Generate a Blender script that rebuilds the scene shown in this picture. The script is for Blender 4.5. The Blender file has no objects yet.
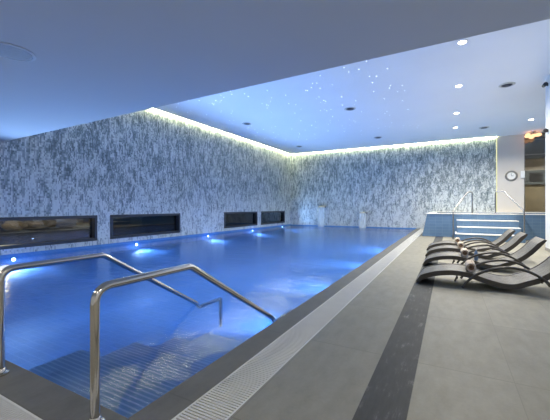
import bpy, bmesh, math, random
from mathutils import Vector, Matrix
random.seed(7)
S = bpy.context.scene
COL = S.collection

# ------------------------------------------------------------------ camera
CAM_H = 1.25
cam = bpy.data.cameras.new('camera')
cam.sensor_width = 36
cam.lens = 36 * 320 / 550
cam.shift_y = -3 / 550
cam.clip_start = 0.02
cam_o = bpy.data.objects.new('camera', cam)
cam_o.location = (0, 0, CAM_H)
cam_o.rotation_euler = (math.radians(90), 0, math.radians(28.54))
COL.objects.link(cam_o)
S.camera = cam_o

# ------------------------------------------------------------------ world, exposure
w = bpy.data.worlds.new('world')
S.world = w
w.use_nodes = True
w.node_tree.nodes['Background'].inputs[0].default_value = (0.05, 0.07, 0.12, 1)
w.node_tree.nodes['Background'].inputs[1].default_value = 0.3
S.view_settings.view_transform = 'Standard'
S.view_settings.look = 'None'
S.view_settings.gamma = 1
S.view_settings.use_curve_mapping = False
S.view_settings.exposure = 0.9

# light levels of the place
COVE_E = 17.0
POOL_LEFT_W = 400
POOL_RIGHT_W = 330
DOWN_W = 92
LOW_FILL_W = 17  # for the added downlights out of view
COVE_COL = (1.0, 1.0, 0.58)
POOL_COL = (0.47, 0.645, 1.0)
WARM = (1.0, 0.93, 0.82)

# ------------------------------------------------------------------ helpers
class MB:
    def __init__(s):
        s.v = []; s.f = []; s.m = []
    def quad(s, pts, mi=0):
        n = len(s.v); s.v += [tuple(p) for p in pts]; s.f.append(tuple(range(n, n + len(pts)))); s.m.append(mi)
    def box(s, x0, x1, y0, y1, z0, z1, mi=0):
        n = len(s.v)
        s.v += [(x0,y0,z0),(x1,y0,z0),(x1,y1,z0),(x0,y1,z0),(x0,y0,z1),(x1,y0,z1),(x1,y1,z1),(x0,y1,z1)]
        for f in ((0,3,2,1),(4,5,6,7),(0,1,5,4),(1,2,6,5),(2,3,7,6),(3,0,4,7)):
            s.f.append(tuple(n+i for i in f)); s.m.append(mi)
        return s
    def prism(s, poly, axis, a, b):
        """poly: ccw 2D points; extruded along axis ('x','y','z') from a to b"""
        def P(p, t):
            return {'x': (t, p[0], p[1]), 'y': (p[0], t, p[1]), 'z': (p[0], p[1], t)}[axis]
        n = len(s.v); k = len(poly)
        s.v += [P(p, a) for p in poly] + [P(p, b) for p in poly]
        s.f.append(tuple(range(n+k-1, n-1, -1))); s.m.append(0)
        s.f.append(tuple(range(n+k, n+2*k))); s.m.append(0)
        for i in range(k):
            j = (i+1) % k
            s.f.append((n+i, n+j, n+k+j, n+k+i)); s.m.append(0)
        return s
    def tube(s, pts, r, seg=16, closed=False, flat=1.0):
        pts = [Vector(p) for p in pts]; n = len(pts); rings = []
        up = None
        for i, p in enumerate(pts):
            a = pts[i-1] if (i > 0 or closed) else pts[i]
            b = pts[(i+1) % n] if (i < n-1 or closed) else pts[i]
            t = (b - a).normalized()
            if up is None:
                up = Vector((0,0,1)) if abs(t.z) < .9 else Vector((1,0,0))
            u = (up - t * up.dot(t)).normalized(); q = t.cross(u); up = u
            rr = r[i] if isinstance(r, (list, tuple)) else r
            base = len(s.v)
            for k in range(seg):
                an = 2*math.pi*k/seg
                s.v.append(tuple(p + u*math.cos(an)*rr + q*math.sin(an)*rr*flat))
            rings.append(base)
        m = n if closed else n-1
        for i in range(m):
            A = rings[i]; B = rings[(i+1) % n]
            for k in range(seg):
                k2 = (k+1) % seg
                s.f.append((A+k, A+k2, B+k2, B+k)); s.m.append(0)
        if not closed:
            s.f.append(tuple(rings[0]+k for k in range(seg-1, -1, -1))); s.m.append(0)
            s.f.append(tuple(rings[-1]+k for k in range(seg))); s.m.append(0)
        return s
    def lathe(s, prof, c=(0,0,0), axis='z', seg=32):
        """prof: list of (radius, height)"""
        rings = []
        for r, h in prof:
            base = len(s.v)
            for k in range(seg):
                an = 2*math.pi*k/seg; x = r*math.cos(an); y = r*math.sin(an)
                p = {'z': (x, y, h), 'x': (h, x, y), 'y': (y, h, x)}[axis]
                s.v.append((c[0]+p[0], c[1]+p[1], c[2]+p[2]))
            rings.append(base)
        for A, B in zip(rings[:-1], rings[1:]):
            for k in range(seg):
                k2 = (k+1) % seg
                s.f.append((A+k, A+k2, B+k2, B+k)); s.m.append(0)
        s.f.append(tuple(rings[0]+k for k in range(seg-1, -1, -1))); s.m.append(0)
        s.f.append(tuple(rings[-1]+k for k in range(seg))); s.m.append(0)
        return s
    def build(s, name, mats, parent=None, smooth=False, bevel=0, loc=None):
        me = bpy.data.meshes.new(name)
        me.from_pydata(s.v, [], s.f)
        if not isinstance(mats, (list, tuple)): mats = [mats]
        for m in mats: me.materials.append(m)
        for p, mi in zip(me.polygons, s.m):
            p.material_index = mi
            p.use_smooth = smooth
        bm = bmesh.new(); bm.from_mesh(me)
        bmesh.ops.recalc_face_normals(bm, faces=bm.faces)
        bm.to_mesh(me); bm.free()
        if smooth:
            try: me.set_sharp_from_angle(angle=math.radians(40))
            except Exception: pass
        o = bpy.data.objects.new(name, me)
        COL.objects.link(o)
        if parent: o.parent = parent
        if loc: o.location = loc
        if bevel:
            b = o.modifiers.new('bevel', 'BEVEL'); b.width = bevel; b.segments = 2; b.limit_method = 'ANGLE'
        return o

def empty(name, loc=(0,0,0), rz=0):
    o = bpy.data.objects.new(name, None)
    o.empty_display_size = .1
    COL.objects.link(o); o.location = loc; o.rotation_euler = (0,0,rz)
    return o
def tag(o, label, cat, group=None, kind=None):
    o['label'] = label; o['category'] = cat
    if group: o['group'] = group
    if kind: o['kind'] = kind
    return o
def struct(o):
    o['kind'] = 'structure'; return o
def copy_tree(o, parent=None):
    c = o.copy(); COL.objects.link(c)
    if parent: c.parent = parent
    for ch in list(o.children): copy_tree(ch, c)
    return c

def arc_path(pts, rad, n=8):
    """round the inner corners of a polyline"""
    pts = [Vector(p) for p in pts]; out = [pts[0]]
    for i in range(1, len(pts)-1):
        p = pts[i]; a = (pts[i-1]-p); b = (pts[i+1]-p)
        r = rad[i-1] if isinstance(rad, (list, tuple)) else rad
        r = min(r, a.length*.48, b.length*.48)
        A = p + a.normalized()*r; B = p + b.normalized()*r
        for k in range(n+1):
            t = k/n
            out.append(A*(1-t)**2 + p*2*t*(1-t) + B*t*t)
    out.append(pts[-1]); return out

# ------------------------------------------------------------------ materials
class NT:
    def __init__(s, name):
        s.mat = bpy.data.materials.new(name); s.mat.use_nodes = True
        s.t = s.mat.node_tree; s.b = s.t.nodes['Principled BSDF']; s.out = s.t.nodes['Material Output']
    def n(s, typ, **kw):
        nd = s.t.nodes.new(typ)
        for k, v in kw.items(): setattr(nd, k, v)
        return nd
    def l(s, a, b): s.t.links.new(a, b)
    def math(s, op, a, b=None, c=None):
        nd = s.n('ShaderNodeMath', operation=op)
        for i, x in enumerate((a, b, c)):
            if x is None: continue
            if isinstance(x, (int, float)): nd.inputs[i].default_value = x
            else: s.l(x, nd.inputs[i])
        return nd.outputs[0]
    def pos(s):
        return s.n('ShaderNodeNewGeometry').outputs['Position']
    def obj(s):
        return s.n('ShaderNodeTexCoord').outputs['Object']
    def noise(s, vec, scale, detail=3, rough=.5):
        nd = s.n('ShaderNodeTexNoise'); s.l(vec, nd.inputs['Vector'])
        nd.inputs['Scale'].default_value = scale; nd.inputs['Detail'].default_value = detail
        nd.inputs['Roughness'].default_value = rough
        return nd.outputs['Fac']
    def ramp(s, fac, stops, interp='LINEAR'):
        nd = s.n('ShaderNodeValToRGB'); s.l(fac, nd.inputs[0]); cr = nd.color_ramp; cr.interpolation = interp
        while len(cr.elements) < len(stops): cr.elements.new(.5)
        for e, (p, c) in zip(cr.elements, stops):
            e.position = p; e.color = (*c, 1)
        return nd.outputs[0]
    def mapping(s, vec, scale=(1,1,1), loc=(0,0,0)):
        nd = s.n('ShaderNodeMapping'); s.l(vec, nd.inputs[0])
        nd.inputs['Scale'].default_value = scale; nd.inputs['Location'].default_value = loc
        return nd.outputs[0]
    def bump(s, h, strength=.3, dist=.01):
        nd = s.n('ShaderNodeBump'); s.l(h, nd.inputs['Height'])
        nd.inputs['Strength'].default_value = strength; nd.inputs['Distance'].default_value = dist
        s.l(nd.outputs[0], s.b.inputs['Normal']); return nd.outputs[0]

def M(name, col, rough=.5, metal=0, var=.06, nscale=8, bump=0, emit=None, es=0, spec=None, coat=0):
    t = NT(name)
    v = t.obj()
    nz = t.noise(v, nscale, 4)
    lo = tuple(max(0, c*(1-var)) for c in col); hi = tuple(min(1, c*(1+var)) for c in col)
    t.l(t.ramp(nz, [(.3, lo), (.7, hi)]), t.b.inputs['Base Color'])
    t.b.inputs['Roughness'].default_value = rough; t.b.inputs['Metallic'].default_value = metal
    if spec is not None: t.b.inputs['Specular IOR Level'].default_value = spec
    if coat: t.b.inputs['Coat Weight'].default_value = coat
    if bump: t.bump(t.noise(v, nscale*6, 3), bump, .003)
    if emit:
        t.b.inputs['Emission Color'].default_value = (*emit, 1); t.b.inputs['Emission Strength'].default_value = es
    return t.mat

def mosaic_mat():
    t = NT('pixel_mosaic')
    sx = t.n('ShaderNodeSeparateXYZ'); t.l(t.pos(), sx.inputs[0])
    h = t.math('ADD', sx.outputs[0], sx.outputs[1])
    cs, ch = .030, .050
    hc = t.math('FLOOR', t.math('DIVIDE', h, cs)); zc = t.math('FLOOR', t.math('DIVIDE', sx.outputs[2], ch))
    hs = t.math('MULTIPLY', hc, cs); zs = t.math('MULTIPLY', zc, ch)
    def vec(a, b):
        c = t.n('ShaderNodeCombineXYZ'); 
        t.l(a, c.inputs[0]); t.l(b, c.inputs[1]); return c.outputs[0]
    n1 = t.noise(vec(t.math('MULTIPLY', hs, 4.6), t.math('MULTIPLY', zs, 1.1)), 1.0, 2, .55)
    n2 = t.noise(vec(t.math('MULTIPLY', hs, 11), t.math('MULTIPLY', zs, 1.9)), 1.0, 2, .5)
    cont = t.math('SINE', t.math('MULTIPLY', n1, 42))
    wn = t.n('ShaderNodeTexWhiteNoise', noise_dimensions='2D'); t.l(vec(hc, zc), wn.inputs['Vector'])
    big = t.noise(vec(t.math('MULTIPLY', hs, .9), t.math('MULTIPLY', zs, .55)), 1.0, 2)
    vo = t.n('ShaderNodeTexVoronoi', distance='CHEBYCHEV', voronoi_dimensions='2D'); vo.inputs['Scale'].default_value = 1
    t.l(vec(t.math('MULTIPLY', hs, 7.5), t.math('MULTIPLY', zs, 3.0)), vo.inputs['Vector'])
    vs = t.n('ShaderNodeSeparateXYZ'); t.l(vo.outputs['Color'], vs.inputs[0])
    a = t.math('ADD', t.math('MULTIPLY', cont, .17), t.math('MULTIPLY', t.math('SUBTRACT', n2, .5), 1.0))
    a = t.math('ADD', a, t.math('MULTIPLY', t.math('SUBTRACT', vs.outputs[0], .5), .34))
    a = t.math('ADD', a, t.math('MULTIPLY', t.math('SUBTRACT', wn.outputs['Value'], .5), .5))
    a = t.math('ADD', a, t.math('MULTIPLY', t.math('SUBTRACT', big, .5), .3))
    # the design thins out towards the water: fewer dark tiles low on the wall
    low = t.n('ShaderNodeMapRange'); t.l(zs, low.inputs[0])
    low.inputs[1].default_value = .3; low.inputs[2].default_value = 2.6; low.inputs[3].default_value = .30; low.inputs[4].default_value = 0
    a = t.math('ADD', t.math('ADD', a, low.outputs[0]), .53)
    col = t.ramp(a, [(.08, (.12,.155,.16)), (.34, (.205,.25,.265)), (.52, (.31,.35,.36)), (.66, (.44,.48,.48)), (.85, (.62,.66,.65))])
    t.l(col, t.b.inputs['Base Color'])
    t.b.inputs['Roughness'].default_value = .38
    # tile joints
    fh = t.math('FRACT', t.math('DIVIDE', h, cs)); fz = t.math('FRACT', t.math('DIVIDE', sx.outputs[2], ch))
    j = t.math('MULTIPLY', t.math('LESS_THAN', t.math('ABSOLUTE', t.math('SUBTRACT', fh, .5)), .45),
               t.math('LESS_THAN', t.math('ABSOLUTE', t.math('SUBTRACT', fz, .5)), .47))
    t.bump(j, .25, .002)
    return t.mat

def tile_mat(name, x0, base, tw=.63, tl=.63, var=.07):
    t = NT(name)
    p = t.mapping(t.pos(), loc=(-x0 + 50*tw, 30*tl - .29, 0))
    sx = t.n('ShaderNodeSeparateXYZ'); t.l(p, sx.inputs[0])
    u = t.math('DIVIDE', sx.outputs[0], tw); v = t.math('DIVIDE', sx.outputs[1], tl)
    fu = t.math('ABSOLUTE', t.math('SUBTRACT', t.math('FRACT', u), .5)); fv = t.math('ABSOLUTE', t.math('SUBTRACT', t.math('FRACT', v), .5))
    joint = t.math('MAXIMUM', t.math('GREATER_THAN', fu, .4955), t.math('GREATER_THAN', fv, .4955))
    c = t.n('ShaderNodeCombineXYZ'); t.l(t.math('FLOOR', u), c.inputs[0]); t.l(t.math('FLOOR', v), c.inputs[1])
    wn = t.n('ShaderNodeTexWhiteNoise', noise_dimensions='2D'); t.l(c.outputs[0], wn.inputs['Vector'])
    nz = t.noise(t.mapping(t.pos(), scale=(3, 1.2, 1)), 3, 6, .6)
    nf = t.noise(t.pos(), 38, 4, .7)
    fac = t.math('ADD', t.math('ADD', t.math('MULTIPLY', nz, .6), t.math('MULTIPLY', wn.outputs['Value'], .12)), t.math('MULTIPLY', nf, .25))
    var *= 1.5
    lo = tuple(k*(1-var*2.2) for k in base); hi = tuple(k*(1+var*2.2) for k in base)
    col = t.ramp(fac, [(.3, lo), (.8, hi)])
    mx = t.n('ShaderNodeMix', data_type='RGBA'); t.l(joint, mx.inputs[0]); t.l(col, mx.inputs[6])
    mx.inputs[7].default_value = (base[0]*.78, base[1]*.78, base[2]*.78, 1)
    t.l(mx.outputs[2], t.b.inputs['Base Color'])
    t.b.inputs['Roughness'].default_value = .55; t.b.inputs['Specular IOR Level'].default_value = .3
    t.bump(nf, .12, .002)
    return t.mat

def slate_mat():
    t = NT('dark_slate')
    st = t.noise(t.mapping(t.pos(), scale=(30, 5, 1)), 1, 5, .7)
    nz = t.noise(t.pos(), 5, 5, .6)
    fac = t.math('ADD', t.math('MULTIPLY', st, .6), t.math('MULTIPLY', nz, .4))
    t.l(t.ramp(fac, [(.32, (.035,.037,.036)), (.55, (.052,.054,.052)), (.59, (.075,.076,.073)), (.66, (.16,.16,.15))]), t.b.inputs['Base Color'])
    t.b.inputs['Roughness'].default_value = .6; t.b.inputs['Specular IOR Level'].default_value = .25
    t.bump(fac, .2, .004)
    return t.mat

def pool_tile_mat(name, a, b, ribs=False):
    t = NT(name)
    sx = t.n('ShaderNodeSeparateXYZ'); t.l(t.pos(), sx.inputs[0])
    if ribs:
        f = t.math('FRACT', t.math('DIVIDE', sx.outputs[1], .045))
        g = t.math('LESS_THAN', f, .35)
        nz = t.noise(t.pos(), 3, 3)
        col = t.ramp(t.math('ADD', t.math('MULTIPLY', g, .55), t.math('MULTIPLY', nz, .3)), [(.1, b), (.75, a)])
        t.bump(g, .4, .006)
    else:
        br = t.n('ShaderNodeTexBrick'); br.offset = 0
        c = t.n('ShaderNodeCombineXYZ'); t.l(sx.outputs[0], c.inputs[0])
        t.l(t.math('ADD', sx.outputs[1], sx.outputs[2]), c.inputs[1]); t.l(c.outputs[0], br.inputs['Vector'])
        br.inputs['Scale'].default_value = 1; br.inputs['Brick Width'].default_value = .25; br.inputs['Row Height'].default_value = .125
        br.inputs['Mortar Size'].default_value = .004
        br.inputs['Color1'].default_value = (*a, 1); br.inputs['Color2'].default_value = (*b, 1)
        br.inputs['Mortar'].default_value = (a[0]*1.2+.03, a[1]*1.2+.03, a[2]*1.1+.03, 1)
        col = br.outputs['Color']
    t.l(col, t.b.inputs['Base Color']); t.b.inputs['Roughness'].default_value = .7 if name != 'pale_blue_tub_mosaic' else .35; t.b.inputs['Specular IOR Level'].default_value = .2
    return t.mat

def water_mat(name, tint=(.62,.82,1.0), strength=.22, scale=1.0):
    t = NT(name)
    t.t.nodes.remove(t.b)
    n1 = t.noise(t.mapping(t.pos(), scale=(1, 1.6, 1)), 2.4*scale, 3, .5)
    n2 = t.noise(t.pos(), 9*scale, 2, .5)
    hgt = t.math('ADD', n1, t.math('MULTIPLY', n2, .25))
    bp = t.n('ShaderNodeBump'); t.l(hgt, bp.inputs['Height']); bp.inputs['Strength'].default_value = strength; bp.inputs['Distance'].default_value = .05
    fr = t.n('ShaderNodeFresnel'); fr.inputs['IOR'].default_value = 1.33; t.l(bp.outputs[0], fr.inputs['Normal'])
    tr = t.n('ShaderNodeBsdfTransparent'); tr.inputs[0].default_value = (*tint, 1)
    gl = t.n('ShaderNodeBsdfGlossy'); gl.inputs['Roughness'].default_value = .16; t.l(bp.outputs[0], gl.inputs['Normal'])
    mx = t.n('ShaderNodeMixShader'); t.l(fr.outputs[0], mx.inputs[0]); t.l(tr.outputs[0], mx.inputs[1]); t.l(gl.outputs[0], mx.inputs[2])
    t.l(mx.outputs[0], t.out.inputs['Surface'])
    return t.mat

def glass_mat(name, tint=(.8,.85,.9), ior=1.9):
    t = NT(name); t.t.nodes.remove(t.b)
    fr = t.n('ShaderNodeFresnel'); fr.inputs['IOR'].default_value = ior
    tr = t.n('ShaderNodeBsdfTransparent'); tr.inputs[0].default_value = (*tint, 1)
    gl = t.n('ShaderNodeBsdfGlossy'); gl.inputs['Roughness'].default_value = .02
    mx = t.n('ShaderNodeMixShader'); t.l(fr.outputs[0], mx.inputs[0]); t.l(tr.outputs[0], mx.inputs[1]); t.l(gl.outputs[0], mx.inputs[2])
    t.l(mx.outputs[0], t.out.inputs['Surface'])
    return t.mat

def emit_mat(name, col, s):
    t = NT(name); t.t.nodes.remove(t.b)
    e = t.n('ShaderNodeEmission'); e.inputs[0].default_value = (*col, 1); e.inputs[1].default_value = s
    t.l(e.outputs[0], t.out.inputs['Surface']); return t.mat

def wicker_mat():
    t = NT('dark_wicker')
    sx = t.n('ShaderNodeSeparateXYZ'); t.l(t.obj(), sx.inputs[0])
    a = t.math('SINE', t.math('MULTIPLY', sx.outputs[0], 330)); b = t.math('SINE', t.math('MULTIPLY', sx.outputs[1], 330))
    wv = t.math('MULTIPLY', a, b)
    nz = t.noise(t.obj(), 12, 4)
    t.l(t.ramp(t.math('ADD', t.math('MULTIPLY', wv, .2), nz), [(.3, (.085,.080,.070)), (.8, (.17,.16,.14))]), t.b.inputs['Base Color'])
    t.b.inputs['Roughness'].default_value = .5
    t.bump(wv, .3, .003)
    return t.mat

MOS = mosaic_mat()
TILE_R = tile_mat('stone_floor_tiles', -.22, (.275,.262,.208), .63, 1.26)
TILE_L = tile_mat('stone_poolside_tiles', -1.13, (.235,.226,.185), .63, 1.26)
COPING = tile_mat('stone_coping', -1.67, (.135,.133,.12), .26, 1.26)
SLATE = slate_mat()
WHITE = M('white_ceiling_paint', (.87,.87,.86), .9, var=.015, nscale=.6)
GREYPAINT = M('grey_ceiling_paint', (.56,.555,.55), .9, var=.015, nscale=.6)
BEIGE = M('beige_wall_paint', (.62,.58,.52), .8, var=.03, nscale=1.2)
PALE = M('pale_wall_paint', (.70,.72,.74), .6, var=.02, nscale=1)
BASIN = pool_tile_mat('blue_pool_mosaic', (.11,.28,.58), (.095,.25,.53))
RIBS = pool_tile_mat('ribbed_step_tile', (.38,.50,.68), (.22,.35,.55), True)
TUBT = pool_tile_mat('pale_blue_tub_mosaic', (.14,.235,.37), (.125,.215,.345))
WATER = water_mat('pool_water_surface')
TUBWATER = water_mat('tub_water_surface', (.6,.85,1), .2, 2)
STEEL = M('polished_steel', (.66,.62,.56), .14, 1, .03, 4)
CHROME = M('brushed_steel', (.30,.30,.29), .36, 1, .05, 20)
FRAME = M('anthracite_frame', (.045,.05,.06), .45, .3, .08, 10)
GLASS = glass_mat('window_glass', (.55,.62,.72))
WICKER = wicker_mat()
DARKMET = M('dark_bronze_frame', (.075,.066,.056), .45, .1, .1, 10)
TOWEL = M('beige_towel', (.56,.47,.37), .95, var=.12, nscale=30, bump=.8)
TOWELIN = M('brown_towel_inside', (.20,.11,.065), .95, var=.2, nscale=30, bump=.8)
PLAST = M('white_grate_plastic', (.58,.58,.55), .5, var=.03, nscale=5)
DRAIN = M('dark_drain_channel', (.05,.05,.05), .7, var=.1, nscale=5)
BLACK = M('black_plastic', (.02,.02,.022), .4, var=.1)
NOSE = M('white_step_nosing', (.80,.80,.76), .4, var=.02)
COVE = emit_mat('cove_led', COVE_COL, COVE_E)
LEDV = emit_mat('wall_edge_led', COVE_COL, .5)
DLENS = emit_mat('downlight_lens', WARM, 14)
PLENS = emit_mat('pool_light_lens', (.65,.85,1), 12)
STAR = emit_mat('star_fibre_tip', (.85,.93,1), 1.6)
AMBER = emit_mat('amber_glass_glow', (1.0,.50,.26), 1.1)

# ------------------------------------------------------------------ dimensions
XL, YB, ZC = -9.8, 20.3, 4.93        # left wall, back wall, high ceiling
PX1, PY0 = -1.67, 1.25               # pool right edge, pool near edge
YE, ZE = 3.607, 2.9                  # near (low) ceiling edge
XR = 2.45                            # wall on the right
WZ = -.03                            # water level
PD = -.95                           # pool floor

# ------------------------------------------------------------------ structure
# left wall with four long low windows cut out
WIN = [(3.1,6.21), (6.66,9.77), (12.73,15.84), (16.28,19.37)]
W0, W1 = .19, .99
mb = MB()
mb.box(XL-.3, XL, -3, YB+.3, PD-.1, W0)
mb.box(XL-.3, XL, -3, YB+.3, W1, ZC+.2)
ys = [-3] + [y for wn in WIN for y in wn] + [YB+.3]
for i in range(0, len(ys), 2): mb.box(XL-.3, XL, ys[i], ys[i+1], W0, W1)
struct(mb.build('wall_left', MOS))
# back wall
OX0, OX1, OZ = 3.34, 5.2, 4.93
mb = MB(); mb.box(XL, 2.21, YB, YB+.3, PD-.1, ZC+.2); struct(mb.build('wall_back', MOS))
mb = MB(); mb.box(2.21, OX0, YB-.04, YB+.3, -.1, ZC+.2); mb.box(OX0, OX1, YB-.04, YB+.3, -.1, .9); mb.box(OX1, 6.3, YB-.04, YB+.3, -.1, ZC+.2)
struct(mb.build('wall_back', BEIGE))
mb = MB(); mb.box(XR, XR+.3, -3, 11.87, -.1, ZC+.1); struct(mb.build('wall_right', PALE))
mb = MB(); mb.box(6.0, 6.3, 5, YB-.04, -.1, ZC+.1); mb.box(XR+.3, 6.0, 5, 5.3, -.1, ZC+.1); struct(mb.build('wall_right', BEIGE))
mb = MB(); mb.box(XL-.3, XR+.3, -3.3, -3, -.1, ZC+.1); struct(mb.build('wall_near', PALE))
mb = MB(); mb.box(XR-.015, XR, -3, 11.87, 0, .09); mb.box(XR-.015, XR+.3, 11.87, 11.885, 0, .09)
struct(mb.build('baseboard_right', M('grey_stone_skirting', (.30,.29,.27), .5)))
# ceilings
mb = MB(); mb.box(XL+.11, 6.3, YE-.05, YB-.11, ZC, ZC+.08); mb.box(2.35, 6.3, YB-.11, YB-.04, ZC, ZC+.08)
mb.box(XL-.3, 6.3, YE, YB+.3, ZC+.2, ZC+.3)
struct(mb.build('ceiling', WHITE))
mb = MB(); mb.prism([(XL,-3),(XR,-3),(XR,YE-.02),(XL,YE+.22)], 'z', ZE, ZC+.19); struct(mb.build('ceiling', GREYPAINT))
# floor
mb = MB()
mb.box(-.22, XR+.3, -3, YB, -.12, 0)
mb.box(XR+.3, 6.3, 5, YB, -.12, 0)
struct(mb.build('floor', TILE_R))
mb = MB()
mb.box(-1.145, -.5, -3, YB, -.12, 0)
mb.box(XL, -1.145, -3, .70, -.12, 0)
struct(mb.build('floor', TILE_L))
mb = MB(); mb.box(-.5, -.22, -3, YB, -.12, 0); struct(mb.build('trim_1', SLATE))
mb = MB()
mb.prism([(PX1,PY0),(PX1,YB),(-1.435,YB),(-1.435,1.0)], 'z', -.12, 0.002)
mb.prism([(XL,1.0),(XL,PY0),(PX1,PY0),(-1.435,1.0)], 'z', -.12, 0.002)
struct(mb.build('trim_2', COPING, bevel=.006))
# pool basin
mb = MB()
NXg, NYg = 40, 60
def bed(x, y):
    # shaped to imitate refraction: raised at left and far walls, easing to main depth
    d = min((x-XL)/3.5, (YB-y)/6.0, 1); d = max(0, d); d = d*d*(3-2*d)
    return -.24 + (PD+.24)*d
base = len(mb.v)
for i in range(NXg+1):
    for j in range(NYg+1):
        x = XL + (PX1-XL)*i/NXg; y = PY0 + (YB-PY0)*j/NYg
        mb.v.append((x, y, bed(x, y)))
for i in range(NXg):
    for j in range(NYg):
        a = base + i*(NYg+1)+j
        mb.f.append((a, a+NYg+1, a+NYg+2, a+1)); mb.m.append(0)
mb.box(XL, PX1, PY0, YB, PD-.1, PD-.05)
mb.box(PX1, PX1+.12, PY0-.12, YB, PD-.1, -.121)
mb.box(XL, PX1, PY0-.12, PY0, PD-.1, -.121)
mb.box(XL, XL+.015, PY0, YB, PD, .05)
mb.box(XL+.015, PX1, YB-.015, YB, PD, .02)
struct(mb.build('trim_3', BASIN))
# submerged entry steps
mb = MB()
for k in range(4):
    mb.box(-3.2, PX1, PY0+.0+.62*k, PY0+.62*(k+1), PD, WZ-.13-.16*k)
st = mb.build('pool_steps', RIBS)
tag(st, 'ribbed light blue tiled steps under the water between the two near handrails', 'pool steps')
# pool water
mb = MB()
mb.quad([(XL+.015,PY0,WZ),(PX1,PY0,WZ),(PX1,YB-.015,WZ),(XL+.015,YB-.015,WZ)])
tag(mb.build('pool_water', WATER), 'clear blue water filling the long indoor swimming pool', 'water', kind='stuff')

# LED cove along the tops of the mosaic walls
mb = MB(); mb.box(XL+.012, XL+.085, YE+.23, YB-.1, ZC-.015, ZC+.012)
tag(mb.build('cove_light_strip', COVE), 'glowing pale yellow light strip along the top of the left mosaic wall', 'light strip')
mb = MB(); mb.box(XL+.1, 2.2, YB-.085, YB-.012, ZC-.015, ZC+.012)
tag(mb.build('cove_light_strip', COVE), 'glowing pale yellow light strip along the top of the back mosaic wall', 'light strip')
mb = MB(); mb.box(2.17, 2.21, YB-.05, YB-.003, 1.0, ZC-.05)
tag(mb.build('cove_light_strip', LEDV), 'thin upright light strip where mosaic meets the beige wall', 'light strip')

# windows
for i, (y0, y1) in enumerate(WIN):
    e = struct(empty('window_%d' % (i+1), (XL, (y0+y1)/2, W0)))
    L = (y1-y0)/2; H = W1-W0; fw = .085
    m = MB()
    m.box(-.22, .03, -L, L, 0, fw); m.box(-.22, .03, -L, L, H-fw, H)
    m.box(-.22, .03, -L, -L+fw, fw, H-fw); m.box(-.22, .03, L-fw, L, fw, H-fw)
    m.build('window_frame', FRAME, e, bevel=.004)
    m = MB(); m.box(-.12, -.105, -L+fw, L-fw, fw, H-fw)
    m.build('pane', GLASS, e)
# strip of dusk garden outside the windows: paving and a lit stone border
mb = MB(); mb.box(XL-9, XL-.3, -1, 34, -.4, -.2)
struct(mb.build('ground', M('dark_paving', (.03,.045,.09), .5, var=.3, nscale=2)))
BOUL = M('warm_lit_boulder', (.36,.27,.14), .8, var=.5, nscale=3, bump=.6)
bould = None
k = 0
yy = 4.0
while yy < 30:
    r = random.uniform(.22, .40)
    m = bmesh.new(); bmesh.ops.create_icosphere(m, subdivisions=3, radius=1)
    sx_, sy_, sz_ = r*random.uniform(.8,1.2), r*random.uniform(1.1,1.9), r*random.uniform(.6,.9)
    ph = random.uniform(0, 9)
    for v in m.verts:
        c = v.co; d = 1 + .16*math.sin(3.1*c.x+ph)*math.cos(2.7*c.y+ph*2) + .1*math.sin(5*c.z+ph+4*c.y)
        v.co = Vector((c.x*sx_*d, c.y*sy_*d, c.z*sz_*d))
    me = bpy.data.meshes.new('boulder'); m.to_mesh(me); m.free()
    for p in me.polygons: p.use_smooth = True
    me.materials.append(BOUL)
    o = bpy.data.objects.new('boulder', me); COL.objects.link(o)
    o.location = (XL-5.2+random.uniform(-.3,.3), yy, 0.33 - min(v.co.z for v in me.vertices))
    tag(o, 'rough warm lit boulder on the garden ledge seen through the low windows', 'boulder', 'boulders in the border outside the windows')
    yy += sy_*2.9
mb = MB(); mb.box(XL-6.2, XL-4.6, -1, 34, -.2, .33)
tag(mb.build('garden_ledge', M('dark_blue_stone', (.03,.045,.08), .6, var=.3, nscale=3)), 'dark stone ledge carrying boulders outside the low windows', 'ledge')

for y in (5, 11, 17, 23, 29):
    l = bpy.data.lights.new('garden_fill', 'POINT'); l.energy = 45; l.color = (1,.72,.35); l.shadow_soft_size = .1  # added bare point lights that brighten the boulders, without fixtures
    o = bpy.data.objects.new('garden_fill', l); COL.objects.link(o); o.location = (XL-3.2, y, 1.1)

# ------------------------------------------------------------------ overflow grates
def grate(name, L, W, pitch=.024):
    m = MB()
    m.box(0, .012, 0, L, -.03, 0); m.box(W-.012, W, 0, L, -.03, 0); m.box(W/2-.005, W/2+.005, 0, L, -.02, -.006)
    y = pitch
    while y < L-.01:
        m.box(.012, W-.012, y-.0062, y+.0062, -.016, 0.001); y += pitch
    return m
m = grate('g', YB-.70, .29)
g = empty('overflow_grate', (-1.435, .70, .0)); tag(g, 'long white slatted overflow grate along the right edge of the pool', 'drain grate')
m.build('slatted_cover', PLAST, g)
m = MB(); m.box(0, .28, 0, YB-.70, -.12, -.05); m.build('drain_channel', DRAIN, g)
g = empty('overflow_grate', (-1.435, .70, .0), math.radians(90)); tag(g, 'short white slatted overflow grate behind the near pool edge, at bottom left', 'drain grate')
m = grate('g', 8.3, .30); m.build('slatted_cover', PLAST, g)
m = MB(); m.box(0, .30, 0, 8.3, -.12, -.05); m.build('drain_channel', DRAIN, g)

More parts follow.
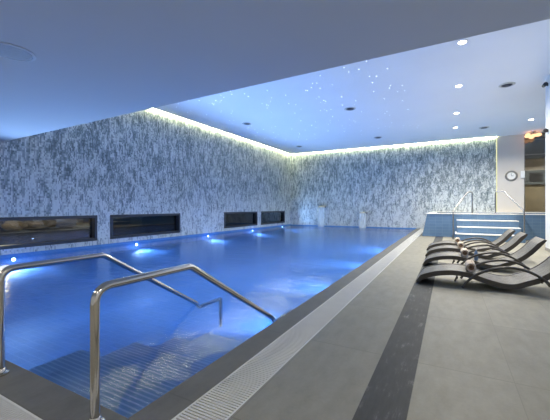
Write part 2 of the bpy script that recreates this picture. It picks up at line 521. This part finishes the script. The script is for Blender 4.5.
# ------------------------------------------------------------------ pool handrails
def handrail(x, lab, yk, ye):
    e = empty('pool_handrail', (x, 1.12, 0)); tag(e, lab, 'handrail', 'curved steel handrails at the pool steps')
    p = [(0,0,0), (0,0,.785), (0,yk,.785), (0,ye,-.02), (0,ye+.06,-.09), (0,2.62,-.09), (0,2.62,-.50)]
    path = arc_path(p, [.10, .03, .02, .02, .03], 10)
    MB().tube(path, .026, 20).build('rail_tube', STEEL, e, smooth=True)
    MB().lathe([(.05,.002),(.052,.006),(.050,.016),(.034,.022),(.030,.045),(.027,.048)]).build('collar', STEEL, e, smooth=True)
    return e
handrail(-1.785, 'nearer steel pool handrail, the right of the two, ending at the coping', .77, 2.09)
handrail(-2.94, 'farther steel pool handrail, at the left edge, dipping into the water', .81, 2.10)

# ------------------------------------------------------------------ lamps
def spot(name, loc, rot, e, col, size, ang, blend, parent=None):
    l = bpy.data.lights.new(name, 'SPOT'); l.energy = e; l.color = col; l.spot_size = math.radians(ang); l.spot_blend = blend; l.shadow_soft_size = size
    o = bpy.data.objects.new(name, l); COL.objects.link(o); o.location = loc; o.rotation_euler = rot
    if parent: o.parent = parent
    return o
def area(name, loc, rot, e, col, size, parent=None, spread=180):
    l = bpy.data.lights.new(name, 'AREA'); l.shape = 'DISK'; l.energy = e; l.color = col; l.size = size; l.spread = math.radians(spread)
    o = bpy.data.objects.new(name, l); COL.objects.link(o); o.location = loc; o.rotation_euler = rot
    if parent: o.parent = parent
    return o

def downlight(x, y, z, lab, watts, grp='ceiling downlights'):
    e = empty('ceiling_downlight', (x, y, z)); tag(e, lab, 'downlight', grp)
    MB().lathe([(.105,0),(.105,-.008),(.085,-.012),(.080,-.004)], seg=28).build('trim_ring', NOSE, e, smooth=True)
    MB().lathe([(.078,-.004),(.078,-.0125)], seg=28).build('lens', DLENS, e)
    area('downlight_lamp', (0,0,-.03), (0,0,0), watts, WARM, .16, e, 150)
    return e
ORD = ['nearest downlight over the deck, beside the low ceiling edge', 'second nearest downlight in the row over the deck', 'third downlight in the row over the deck, beside the dark air vent', 'farthest downlight in the row over the deck, nearest the back wall']
for (y, lb) in zip((8.27, 11.2, 14.4, 17.0), ORD): downlight(.26, y, ZC, lb, DOWN_W)
downlight(3.03, 16.96, ZC, 'lone downlight over the hot tub beside the right wall', DOWN_W)
for (x, y) in ((.3,-1.3),(-3.0,-1.3),(1.6,.4),(-6.0,-1.3)):  # unseen downlights, added to brighten the foreground
    e = downlight(x, y, ZE, 'round recessed downlight added unseen in the low ceiling to brighten the foreground', LOW_FILL_W, 'added downlights in the low ceiling')

# round vents / speakers in the high ceiling
GRILLE = M('dark_vent_grille', (.10,.10,.11), .6, .2, .1, 10)
def vent(x, y, z, r, lab):
    e = empty('round_air_vent', (x, y, z)); tag(e, lab, 'air vent', 'round air vents in the ceilings')
    MB().lathe([(r,0),(r,-.012),(r*.86,-.03),(r*.72,-.022),(r*.70,-.002)], seg=36).build('vent_ring', PLAST, e, smooth=True)
    m = MB()
    m.lathe([(r*.70,-.002),(r*.70,-.006)], seg=36)
    for q in (.58,.42): m.lathe([(r*q,-.006),(r*q,-.026),(r*(q-.05),-.028),(r*(q-.05),-.006)], seg=30)
    m.lathe([(r*.28,-.006),(r*.28,-.034),(r*.2,-.038)], seg=24)
    m.build('vent_grille', GRILLE, e)
    return e
for (x, y, lb) in ((1.53,11.79,'large round air vent right of the downlight row'), (1.42,17.62,'small round air vent at the back, right of the downlight row'),
                   (-3.25,11.85,'round air vent in the middle of the blue ceiling'), (-3.3,17.46,'round air vent over the far middle of the pool'),
                   (-7.82,11.79,'round air vent over the left side of the pool'), (-7.99,17.75,'round air vent by the far left ceiling corner')):
    vent(x, y, ZC, .21, lb)
e = empty('ceiling_speaker', (-4.09, 1.65, ZE)); tag(e, 'round flush grey speaker in the low ceiling at top left', 'speaker')
MB().lathe([(.215,0),(.215,-.006),(.185,-.012),(.180,-.004)], seg=40).build('rim', M('pale_grey_rim', (.5,.5,.52), .6), e, smooth=True)
MB().lathe([(.178,-.002),(.178,-.010),(.10,-.014),(.01,-.015)], seg=40).build('grille', M('grey_grille', (.36,.36,.37), .7, bump=.4, nscale=40), e)

# star lights
m = MB(); m.lathe([(.014,.0),(.014,-.004),(.006,-.008)], seg=8)
star = m.build('star_light', STAR, None)
first = True
cnt = 0
while cnt < 190:
    x = random.uniform(-9.0, -1.2); y = random.uniform(6.2, 16.5)
    # clustered patches of stars, thinning out towards the back
    dn = .7 + .3*math.sin(x*1.3+1.1)*math.cos(y*.9+.4)
    if random.random() > dn*(1.25 - (y-6)/13): continue
    o = star if first else star.copy()
    if not first: COL.objects.link(o)
    first = False
    s_ = random.choice((.6,.8,1,1,1.3)); o.scale = (s_, s_, 1)
    o.location = (x, y, ZC-.0005)
    tag(o, 'tiny bright fibre star in the blue ceiling over the pool', 'star light', 'star lights in the ceiling')
    cnt += 1

# underwater lights
def pool_light(x, y, z, side, lab, watts, tilt, grp, ang=128, blend=.6):
    e = empty('pool_light', (x, y, z)); tag(e, lab, 'pool light', grp)
    s = side
    MB().lathe([(.06,0),(.06,s*.012),(.045,s*.02),(.043,s*.01)], axis='x', seg=28).build('steel_bezel', CHROME, e, smooth=True)
    MB().lathe([(.042,s*.004),(.042,s*.013),(.02,s*.018)], axis='x', seg=28).build('lens', PLENS, e, smooth=True)
    # beam leaves the wall horizontally, slightly tilted
    spot('pool_lamp', (s*.05,0,0), (0, math.radians(-90 if s > 0 else 90) + s*math.radians(tilt), 0), watts, POOL_COL, .04, ang, blend, e)
    return e
for y, lb in ((3.99,'below the left end window'), (7.65,'below the second window from the left'), (11.5,'in the gap between second and third windows'), (15.3,'below the third window'), (19.0,'below the farthest window')):
    pool_light(XL+.015, y, -.09, 1, 'bright round pool light at the waterline ' + lb, POOL_LEFT_W * (.35 if y > 18 else 1), -26, 'pool lights along the left wall')
for y, lb in ((5.2,'nearest the handrails'), (8.2,'second along from the handrails'), (12.0,'third along from the handrails'), (15.8,'fourth along from the handrails'), (19.2,'nearest the back wall')):
    pool_light(PX1, y, -.32, -1, 'pool light under the right coping, ' + lb, POOL_RIGHT_W, 14, 'pool lights under the right coping', 62, .9)

# ------------------------------------------------------------------ waterfall spouts
SHEET = NT('falling_water')
SHEET.b.inputs['Base Color'].default_value = (.80,.88,.92,1); SHEET.b.inputs['Roughness'].default_value = .3
SHEET.l(SHEET.ramp(SHEET.noise(SHEET.mapping(SHEET.pos(), scale=(30,30,1.2)), 1, 3), [(.3,(.25,.25,.25)), (.7,(.7,.7,.7))]), SHEET.b.inputs['Alpha'])
SHEET = SHEET.mat
for (x, z, lb) in ((-7.39, 1.30, 'taller wall spout pouring a water sheet, left of the pair on the back wall'), (-4.69, .92, 'lower wall spout pouring a water sheet, right of the pair on the back wall')):
    e = empty('waterfall_spout', (x, YB-.016, z)); tag(e, lb, 'water spout', 'water spouts on the back wall')
    m = MB(); m.prism([(0,-.10),(-.03,-.10),(-.05,-.02),(-.26,-.03),(-.30,-.06),(-.30,-.04),(-.26,0),(0,.02)], 'x', -.24, .24)
    m.build('spout_lip', CHROME, e)
    m = MB(); n = 10
    top = [(-.29 - .09*math.sqrt(t/n), -.05 - (z+.0)*(t/n)**1.0 + (0 if t == 0 else 0)) for t in range(n+1)]
    top = [(a, max(b, WZ - z)) for a, b in top]
    poly = top + [(a-.02, b) for a, b in reversed(top)]
    m.prism(poly, 'x', -.21, .21); m.build('water_sheet', SHEET, e)

# ------------------------------------------------------------------ raised hot tub
TY, TZ = 15.2, .985
e = empty('hot_tub', (0, TY, 0)); tag(e, 'raised hot tub clad in pale blue tile beside the pool', 'hot tub')
m = MB()
m.prism([(-1.02,0),(-.62,0),(-.62,TZ-.03),(-.83,TZ-.03)], 'y', 0, 5.05)
m.prism([(-.62,0),(5.98,0),(5.98,TZ-.03),(-.62,TZ-.03)], 'y', 0, .22)
m.box(-.62, 5.98, 4.85, 5.05, 0, TZ-.03); m.box(-.62, 5.98, .22, 4.85, 0, .3)
m.build('tiled_shell', TUBT, e)
m = MB(); m.box(-.86, 5.98, -.03, .25, TZ-.03, TZ); m.box(-.86, -.55, .25, 5.05, TZ-.03, TZ); m.box(-.55, 5.98, 4.80, 5.05, TZ-.03, TZ)
m.build('white_rim', NOSE, e, bevel=.006)
m = MB(); m.quad([(-.62,.22,TZ-.06),(5.98,.22,TZ-.06),(5.98,4.85,TZ-.06),(-.62,4.85,TZ-.06)])
m.build('tub_water', TUBWATER, e)
# entry steps
e = empty('tub_steps', (1.27, 14.0, 0)); tag(e, 'three blue tiled steps with white edges leading up to the hot tub', 'steps')
for k, (y0, hw) in enumerate(((-.1,1.06),(.30,1.0),(.70,1.0))):
    zt = .245*(k+1)
    s_ = MB().box(-hw, hw, y0, 1.165, .245*k, zt-.03).build('step', TUBT, e)
    MB().box(-hw, hw, y0-.02, 1.165, zt-.03, zt).build('white_nosing', NOSE, s_, bevel=.005)
def tub_rail(pts, lab):
    e = empty('tub_handrail', pts[0]); tag(e, lab, 'handrail', 'handrails of the hot tub steps')
    o = Vector(pts[0]); rel = [Vector(p)-o for p in pts]
    MB().tube(arc_path(rel, .07, 6), .024, 14).build('rail_tube', CHROME, e, smooth=True)
    for p in (rel[0], rel[-1]):
        MB().lathe([(.05,.002),(.05,.01),(.028,.016)], c=tuple(p), seg=18).build('collar', CHROME, e, smooth=True)
tub_rail([(.14,14.3,0),(.14,14.3,1.09),(.66,15.1,1.86),(.83,15.36,1.86),(.83,15.36,TZ)], 'left steel handrail of the hot tub steps')
tub_rail([(2.36,14.3,0),(2.36,14.3,1.09),(1.86,15.1,1.86),(1.62,15.36,1.86),(1.62,15.36,TZ)], 'right steel handrail of the hot tub steps')

# ------------------------------------------------------------------ back corner
e = empty('wall_clock', (2.81, YB-.04, 2.85)); tag(e, 'round chrome rimmed wall clock with pale face on the beige wall', 'clock')
m = MB(); m.lathe([(.27,0),(.27,-.03),(.25,-.05),(.19,-.05),(.18,-.02)], axis='y', seg=40); m.build('rim', CHROME, e, smooth=True)
m = MB(); m.lathe([(.185,-.005),(.185,-.022)], axis='y', seg=36); m.build('clock_face', NOSE, e)
m = MB(); m.box(-.006,.006,-.03,-.024,-.01,.14); m.build('clock_hand', BLACK, e)
m = MB(); m.box(-.01,.09,-.03,-.024,-.008,.008); m.build('clock_hand', BLACK, e)
m = MB(); m.box(3.2,3.36,YB-.12,YB-.04,2.72,3.08)
tag(m.build('wall_box', NOSE, bevel=.01), 'small white box on the beige wall edge beside the glass door', 'box')

# tall glass opening with the lobby behind
d = struct(empty('door_1', ((OX0+OX1)/2, YB+.1, .9)))
hw = (OX1-OX0)/2
m = MB(); H = OZ-.9
m.box(-hw, -hw+.05, -.03,.03,0,H); m.box(hw-.05,hw,-.03,.03,0,H); m.box(-hw,hw,-.03,.03,H-.05,H); m.box(-hw,hw,-.03,.03,0,.05)
m.box(-hw,hw,-.03,.03,2.98,3.02)
m.build('door_frame', CHROME, d)
m = MB(); m.box(-hw+.05, hw-.05, -.006,.006,.05,H-.05); m.build('pane', glass_mat('lobby_glass', (.8,.82,.82)), d)
LOB = M('tan_lobby_wall', (.46,.41,.34), .7, var=.05, nscale=2)
mb = MB(); mb.box(2.6, 7.3, 23.2, 23.5, -.1, 5.2); mb.box(7.0,7.3,YB+.3,23.2,-.1,5.2); mb.box(2.3,2.6,YB+.3,23.5,-.1,5.2); struct(mb.build('wall_lobby', LOB))
mb = MB(); mb.box(2.3,7.3,YB+.3,23.5,-.12,0); struct(mb.build('floor', TILE_R))
mb = MB(); mb.box(2.3,7.3,YB+.3,23.5,5.2,5.3); struct(mb.build('ceiling', GREYPAINT))
mb = MB(); mb.box(2.61,6.99,22.7,23.19,4.0,5.0); tag(mb.build('lobby_bulkhead', M('charcoal_panel', (.09,.10,.11), .5)), 'charcoal panel across the top of the lobby behind the glass', 'panel')
mb = MB(); mb.box(2.61,6.99,22.9,23.19,0,2.55); tag(mb.build('lobby_panelling', M('brown_panelling', (.17,.14,.09), .5, var=.2, nscale=3)), 'brown wall panelling low in the lobby behind the glass', 'panelling')
e = empty('wall_screen', (4.35, 22.88, 2.9)); tag(e, 'dark wall screen in the lobby behind the glass', 'screen')
MB().box(-.75,.6,-.06,0,-.38,.42).build('bezel', M('grey_screen_frame', (.07,.08,.085), .5), e, bevel=.01)
MB().box(-.35,.25,-.075,-.06,-.22,.28).build('screen', BLACK, e)
area('lobby_fill', (4.4, 21.2, 5.18), (0,0,0), 130, WARM, .5, None, 105)  # added light without a fixture, brightens the lobby
# amber pendant near the ceiling
e = empty('pendant_lamp', (3.62, 19.7, ZC)); tag(e, 'glowing amber glass cluster lamp hanging by the back right ceiling corner', 'pendant lamp')
MB().lathe([(.10,0),(.10,-.03),(.02,-.05),(.015,-.12)], seg=20).build('canopy', CHROME, e, smooth=True)
random.seed(3)
for k in range(7):
    a = k*.9; r = .0 if k == 0 else .19
    x, y, z = r*1.4*math.cos(a), r*math.sin(a), -.2 + .05*math.sin(k*2.1)
    m = MB(); R_ = .11
    m.lathe([(R_*math.sin(t*math.pi/10)+.001, -R_*.75*math.cos(t*math.pi/10)) for t in range(11)], c=(x,y,z), seg=16)
    b = m.build('glass_shade', AMBER, e, smooth=True)
    MB().tube([(0,0,-.06),(x,y,z+.08)], .006, 6).build('stem', CHROME, b)
# wall spotlights on the end of the right wall
for z, lb in ((4.70,'black wall spotlight near the top of the right wall'), (3.40,'black wall spotlight half way up the right wall')):
    e = empty('wall_spotlight', (XR, 11.6, z)); tag(e, lb, 'spotlight', 'black spotlights on the right wall')
    MB().lathe([(.045,0),(.045,-.015),(.02,-.02),(.02,-.05)], axis='x', seg=20).build('mount', BLACK, e, smooth=True)
    MB().tube([(-.075,.10,.01),(-.075,-.12,-.01)], [.045,.055], 20).build('lamp_head', BLACK, e, smooth=True)

# ------------------------------------------------------------------ loungers
BOT = [(0,.012),(.06,.055),(.14,.100),(.28,.148),(.46,.180),(.62,.182),(.76,.155),(.90,.112),(1.04,.075),(1.18,.052),(1.32,.062),(1.46,.120),(1.60,.185),(1.74,.285),(1.86,.405),(1.96,.530),(2.04,.640)]
def cr(P, n):
    out = []
    for i in range(len(P)-1):
        p0 = P[max(i-1,0)]; p1 = P[i]; p2 = P[i+1]; p3 = P[min(i+2,len(P)-1)]
        for k in range(n):
            t = k/n
            out.append(tuple(.5*((2*p1[j]) + (-p0[j]+p2[j])*t + (2*p0[j]-5*p1[j]+4*p2[j]-p3[j])*t*t + (-p0[j]+3*p1[j]-3*p2[j]+p3[j])*t**3) for j in (0,1)))
    out.append(P[-1]); return out
CURVE = cr(BOT, 4)
def normals(c):
    ns = []
    for i in range(len(c)):
        a = c[max(i-1,0)]; b = c[min(i+1,len(c)-1)]
        dx, dz = b[0]-a[0], b[1]-a[1]; l = math.hypot(dx, dz); ns.append((-dz/l, dx/l))
    return ns
NR = normals(CURVE)
def thick(i):
    t = i/(len(CURVE)-1)
    return .075*min(1, .35+t*7, .45+(1-t)*9)
def ribbon(m, y0, y1, lo, hi):
    """solid band along the lounger curve, between two offsets from the lower edge"""
    n = len(CURVE); base = len(m.v)
    for i, ((x, z), (nx, nz)) in enumerate(zip(CURVE, NR)):
        T = thick(i); a, b = lo*T, hi*T
        for (o_, y) in ((a,y0),(b,y0),(b,y1),(a,y1)):
            m.v.append((x+nx*o_, y, z+nz*o_))
    for i in range(n-1):
        A = base+4*i; B = A+4
        for k in range(4):
            k2 = (k+1) % 4
            m.f.append((A+k, A+k2, B+k2, B+k)); m.m.append(0)
    m.f.append((base,base+1,base+2,base+3)); m.m.append(0)
    q = base+4*(n-1); m.f.append((q+3,q+2,q+1,q)); m.m.append(0)
LW = .70
def lounger():
    e = empty('sun_lounger', (0,0,0))
    m = MB(); ribbon(m, .035, LW-.035, .5, .92); m.build('woven_seat', WICKER, e, smooth=True)
    for y in (0, LW-.04):
        m = MB(); ribbon(m, y, y+.04, 0, 1); m.build('side_frame', DARKMET, e, smooth=True)
    for s in (0, 1):
        y = -.018 if s == 0 else LW+.018
        arch = [(.64,.0),(.70,.09),(.80,.19),(.95,.285),(1.12,.345),(1.30,.37),(1.48,.345),(1.65,.27),(1.78,.175),(1.88,.085),(1.95,.0)]
        pts = [(.64+(x-.64)*.92, y, max(z, 0)*.97+.010) for x, z in cr(arch, 3)]
        MB().tube(pts, .019, 10).build('arm', DARKMET, e, smooth=True)
    MB().tube([(.57,-.0,.150),(.57,LW,.150)], .016, 10).build('cross_bar', DARKMET, e, smooth=True)
    MB().tube([(1.60,-.018,.195),(1.60,LW+.018,.195)], .016, 10).build('cross_bar', DARKMET, e, smooth=True)
    for y in (.02, LW-.02):
        MB().tube([(.57,y,.17),(.54,y,.09)], .013, 8).build('peg', DARKMET, e, smooth=True)
    return e
LN = [(-.46,5.72,'nearest sun lounger, its backrest cut by the right frame edge'), (-.48,7.44,'second nearest dark wavy sun lounger, a blue bottle on its seat'),
      (-.51,8.84,'third dark wavy sun lounger from the front'), (-.55,10.05,'farthest dark wavy sun lounger, nearest the hot tub steps')]
proto = lounger()
for i, (x, y, lb) in enumerate(LN):
    o = proto if i == 0 else copy_tree(proto)
    o.location = (x, y, 0)
    tag(o, lb, 'sun lounger', 'wavy woven sun loungers in a row on the deck')
# rolled towels
def surf(xr):
    for i in range(len(CURVE)-1):
        if CURVE[i][0] <= xr <= CURVE[i+1][0]: return CURVE[i][1] + thick(i)*.95
    return .3
def towel():
    m = MB(); n = 90; turns = 4.2; R = .074; th = R/turns*.80; prof = []
    for k in range(n+1):
        t = k/n; an = t*turns*2*math.pi; r = .006 + (R-.006-th)*t
        prof.append((r, an))
    base = len(m.v); L = .42
    for (r, an) in prof:
        for (rr, y) in ((r,0),(r+th,.0),(r+th,L),(r,L)):
            m.v.append((rr*math.cos(an), y + (.012*(1-r/R) if y == 0 else 0), rr*math.sin(an)))
    for i in range(n):
        A = base+4*i; B = A+4
        for k in range(4):
            k2 = (k+1) % 4
            m.f.append((A+k, A+k2, B+k2, B+k))
            m.m.append(1 if k in (0, 3) and i < n*.55 or (k in (2,) and i < n*.5) else 0)
    m.f.append((base,base+1,base+2,base+3)); m.m.append(0); q = base+4*n; m.f.append((q+3,q+2,q+1,q)); m.m.append(0)
    return m.build('rolled_towel', [TOWEL, TOWELIN], None, smooth=True)
TW = towel()
TL = ['on the nearest lounger', 'on the second nearest lounger', 'on the third lounger from the front', 'on the farthest lounger']
for i, (x, y, lb) in enumerate(LN):
    o = TW if i == 0 else TW.copy()
    if i: COL.objects.link(o)
    xr = .76
    o.location = (x+xr, y+.10+.03*i, surf(xr)+.075)
    tag(o, 'beige rolled towel with brown inside ' + TL[i], 'towel', 'rolled towels on the loungers')
# bottle
e = empty('water_bottle', (-.48+.96, 7.60, surf(.96)+.004)); tag(e, 'small translucent blue bottle standing on the second nearest lounger', 'bottle')
BL = M('blue_bottle_plastic', (.18,.28,.46), .25, var=.1)
MB().lathe([(.030,0),(.035,.01),(.035,.12),(.033,.15),(.014,.19),(.013,.21)], seg=20).build('bottle_body', BL, e, smooth=True)
MB().lathe([(.016,.205),(.016,.23)], seg=16).build('cap', NOSE, e)
